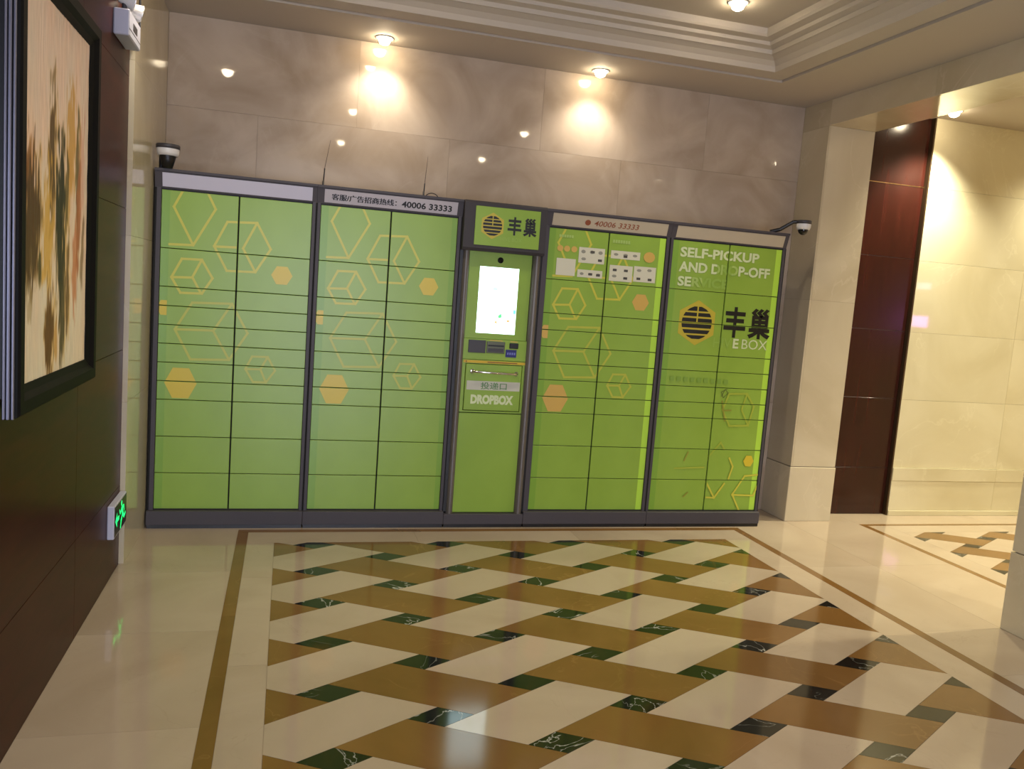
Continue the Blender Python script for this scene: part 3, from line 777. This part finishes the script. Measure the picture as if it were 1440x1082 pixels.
# silver beading on the near outer side
for xx, wd in ((-0.035, 0.007), (-0.024, 0.008), (-0.012, 0.007)):
    box('silver_bead', xx - wd / 2, xx + wd / 2, PY0 - 0.006, PY0 + 0.002, PZ0, PZ1, M_fsilver, pic, 0.002)
# canvas with brushed paint, colour per vertex
from mathutils import noise as mn
NY, NZ = 170, 230
cy0, cy1, cz0, cz1 = PY0 + sw - 0.004, PY1 - sw + 0.004, PZ0 + sw - 0.004, PZ1 - sw + 0.004
blobs = [  # y, z, half width, half height, colour, strength
 (-2.19, 1.86, .035, .18, (96, 70, 30), .95), (-1.95, 1.95, .06, .16, (216, 160, 70), .8), (-1.86, 1.86, .02, .16, (96, 84, 44), .8),
 (-2.41, 1.74, .05, .14, (190, 120, 50), .8), (-2.40, 1.66, .07, .17, (84, 58, 24), .95), (-2.08, 1.66, .05, .22, (48, 46, 22), 1.0),
 (-2.22, 1.62, .045, .16, (226, 180, 84), .9), (-2.20, 1.31, .045, .12, (112, 76, 32), 1.0), (-1.84, 1.70, .025, .16, (170, 96, 50), .8),
 (-2.31, 1.54, .02, .05, (84, 78, 40), .9), (-2.05, 1.42, .03, .20, (64, 58, 34), .8), (-2.46, 1.83, .02, .06, (150, 100, 50), .8),
 (-1.98, 1.45, .02, .14, (90, 66, 36), .7), (-2.12, 1.27, .02, .06, (214, 160, 80), .7), (-2.42, 1.40, .03, .05, (190, 166, 120), .6),
 (-1.80, 1.86, .04, .18, (226, 160, 130), .5), (-1.88, 1.53, .03, .14, (206, 120, 70), .7),
 (-2.00, 1.78, .02, .10, (86, 76, 36), .7), (-1.77, 1.58, .02, .10, (120, 90, 50), .6)]
HALO = [(b[0] + 0.012, b[1] + 0.01, b[2] * 1.45, b[3] * 1.05, (222, 168, 66), 0.5) for b in blobs if sum(b[4]) < 260]
vs = []; cs = []
for j in range(NZ + 1):
    for i in range(NY + 1):
        y = cy0 + (cy1 - cy0) * i / NY; z = cz0 + (cz1 - cz0) * j / NZ
        h = mn.noise(Vector((y * 26, z * 5, 0))); f = mn.noise(Vector((y * 70, z * 11, 3.1)))
        t = (z - cz0) / (cz1 - cz0)
        g2 = mn.noise(Vector((y * 120, z * 20, 7.7))); g3 = mn.noise(Vector((y * 9, z * 4, 1.7)))
        base = Vector((246, 216, 196)) * t + Vector((244, 230, 198)) * (1 - t)
        base = base + Vector((10, 8, 6)) * f + Vector((8, -4, -8)) * g3
        for by, bz, rw, rh, c, s in HALO + blobs:
            u = (y - by + 0.022 * h + 0.008 * f) / (rw * 1.15); v = (z - bz + 0.05 * h + 0.05 * f) / (rh * 1.15)
            d = math.sqrt(u * u + v * v) + 0.55 * f + 0.4 * g2
            a = max(0.0, min(1.0, (1.2 - d) / 0.42)) * s
            base = base * (1 - a) + Vector(c) * a
        L_ = lin([max(0, min(255, q)) for q in base]); cs.append(L_ + (1.0,))
        vs.append((-0.022 + 0.0015 * f, y, z))
fs = [(j * (NY + 1) + i, j * (NY + 1) + i + 1, (j + 1) * (NY + 1) + i + 1, (j + 1) * (NY + 1) + i) for j in range(NZ) for i in range(NY)]
me = bpy.data.meshes.new('canvas'); me.from_pydata(vs, [], fs)
ca = me.color_attributes.new('paint', 'FLOAT_COLOR', 'POINT')
for q, c in enumerate(cs): ca.data[q].color = c
mp_ = mat('oil paint', (220, 190, 150), 0.6)
at_ = mp_.node_tree.nodes.new('ShaderNodeVertexColor'); at_.layer_name = 'paint'
mp_.node_tree.links.new(at_.outputs[0], mp_.node_tree.nodes['Principled BSDF'].inputs['Base Color'])
link('canvas', me, mp_, pic)
box('backing_board', -0.070, -0.030, PY0 + 0.05, PY1 - 0.05, PZ0 + 0.05, PZ1 - 0.05, M_plastic, pic)
for ch in pic.children: ch.location = ch.location - pic.location

# ------------------------------------------------------------------ left wall: exit sign low by the floor, emergency light high up
sg = thing('exit_sign', 'small black sign with glowing green running figure low on the left wall', 'exit sign', (-0.07, -0.817, 0.225))
box('housing', 0.0, 0.032, -0.155, 0.155, 0.0, 0.165, M_offw, sg, 0.004)
fc = box('face', 0.031, 0.0335, -0.147, 0.147, 0.010, 0.155, mat('black sign face', (8, 20, 14), 0.3), sg)
def yz(name, polys, x, m, parent):
    bm = bmesh.new()
    for p in polys:
        bm.faces.new([bm.verts.new((x, a, b)) for a, b in p])
    bm.normal_update()
    for f in bm.faces:
        if f.normal.x < 0: f.normal_flip()
    me = bpy.data.meshes.new(name); bm.to_mesh(me); bm.free(); return link(name, me, m, parent)
cz = 0.082
fig = line_quads([(0.03, cz + 0.030), (0.05, cz - 0.005)], 0.026) + [ngon(0.018, cz + 0.056, 0.014, 0.014, 10)]
fig += line_quads([(0.05, cz - 0.005), (0.015, cz - 0.03), (0.0, cz - 0.062)], 0.017) + line_quads([(0.05, cz - 0.005), (0.085, cz - 0.028), (0.115, cz - 0.020)], 0.017)
fig += line_quads([(0.028, cz + 0.026), (-0.012, cz + 0.012), (-0.03, cz + 0.030)], 0.012) + line_quads([(0.034, cz + 0.026), (0.072, cz + 0.030), (0.085, cz + 0.005)], 0.012)
arr = line_quads([(-0.05, cz), (-0.10, cz)], 0.022) + [[(-0.132, cz), (-0.09, cz + 0.038), (-0.09, cz - 0.038)]]
yz('running_figure', fig, 0.0338, M_glow, sg); yz('arrow', arr, 0.0338, M_glow, sg)

em = thing('emergency_light', 'white twin-head emergency light box high on the left wall beside the painting', 'emergency light', (-0.07, -0.92, 2.55))
box('housing', 0.0, 0.066, -0.14, 0.14, 0.0, 0.112, M_offw, em, 0.005)
box('seam', 0.065, 0.0672, -0.135, 0.135, 0.03, 0.032, M_dplastic, em)
box('label_plate', 0.0655, 0.0675, -0.05, 0.05, 0.045, 0.075, M_dplastic, em)
for y in (-0.09, 0.09):
    bm = bmesh.new(); cyl(bm, (0.035, y, 0.112), (0.035, y, 0.145), 0.010); hd_ = fin('lamp_bracket', bm, M_dplastic, em)
    bm = bmesh.new(); cyl(bm, (0.015, y, 0.175), (0.075, y + 0.015, 0.160), 0.026, 0.040, 24); lh = fin('lamp_head', bm, M_white, em, False)
    bm = bmesh.new(); cyl(bm, (0.075, y + 0.015, 0.160), (0.079, y + 0.016, 0.159), 0.036, None, 24); fin('lens', bm, M_brass, lh)
bm = bmesh.new(); tube(bm, [(0.035, 0.14, 0.07), (0.042, 0.17, 0.04), (0.040, 0.21, 0.05), (0.045, 0.235, 0.12), (0.045, 0.24, 0.30), (0.045, 0.24, 0.528)], 0.0055)
fin('power_cable', bm, M_dplastic, em, True)

# lift indicator on the corridor's end wall, seen only as pink and blue reflections in the polished marble
li = thing('lift_indicator', 'small lift display with pink and blue lit panes on the corridor end wall', 'display', (8.5, -3.12, 1.46))
box('plate', -0.02, 0.0, -0.17, 0.17, 0.0, 0.66, M_dplastic, li, 0.003)
box('pink_pane', -0.024, -0.019, -0.14, 0.14, 0.04, 0.18, mat('pink display', (230, 150, 235), 0.3, emit=(235, 130, 240), estr=16), li)
box('blue_pane', -0.024, -0.019, -0.12, 0.12, 0.52, 0.60, mat('pale blue display', (200, 205, 240), 0.3, emit=(190, 200, 245), estr=6), li)
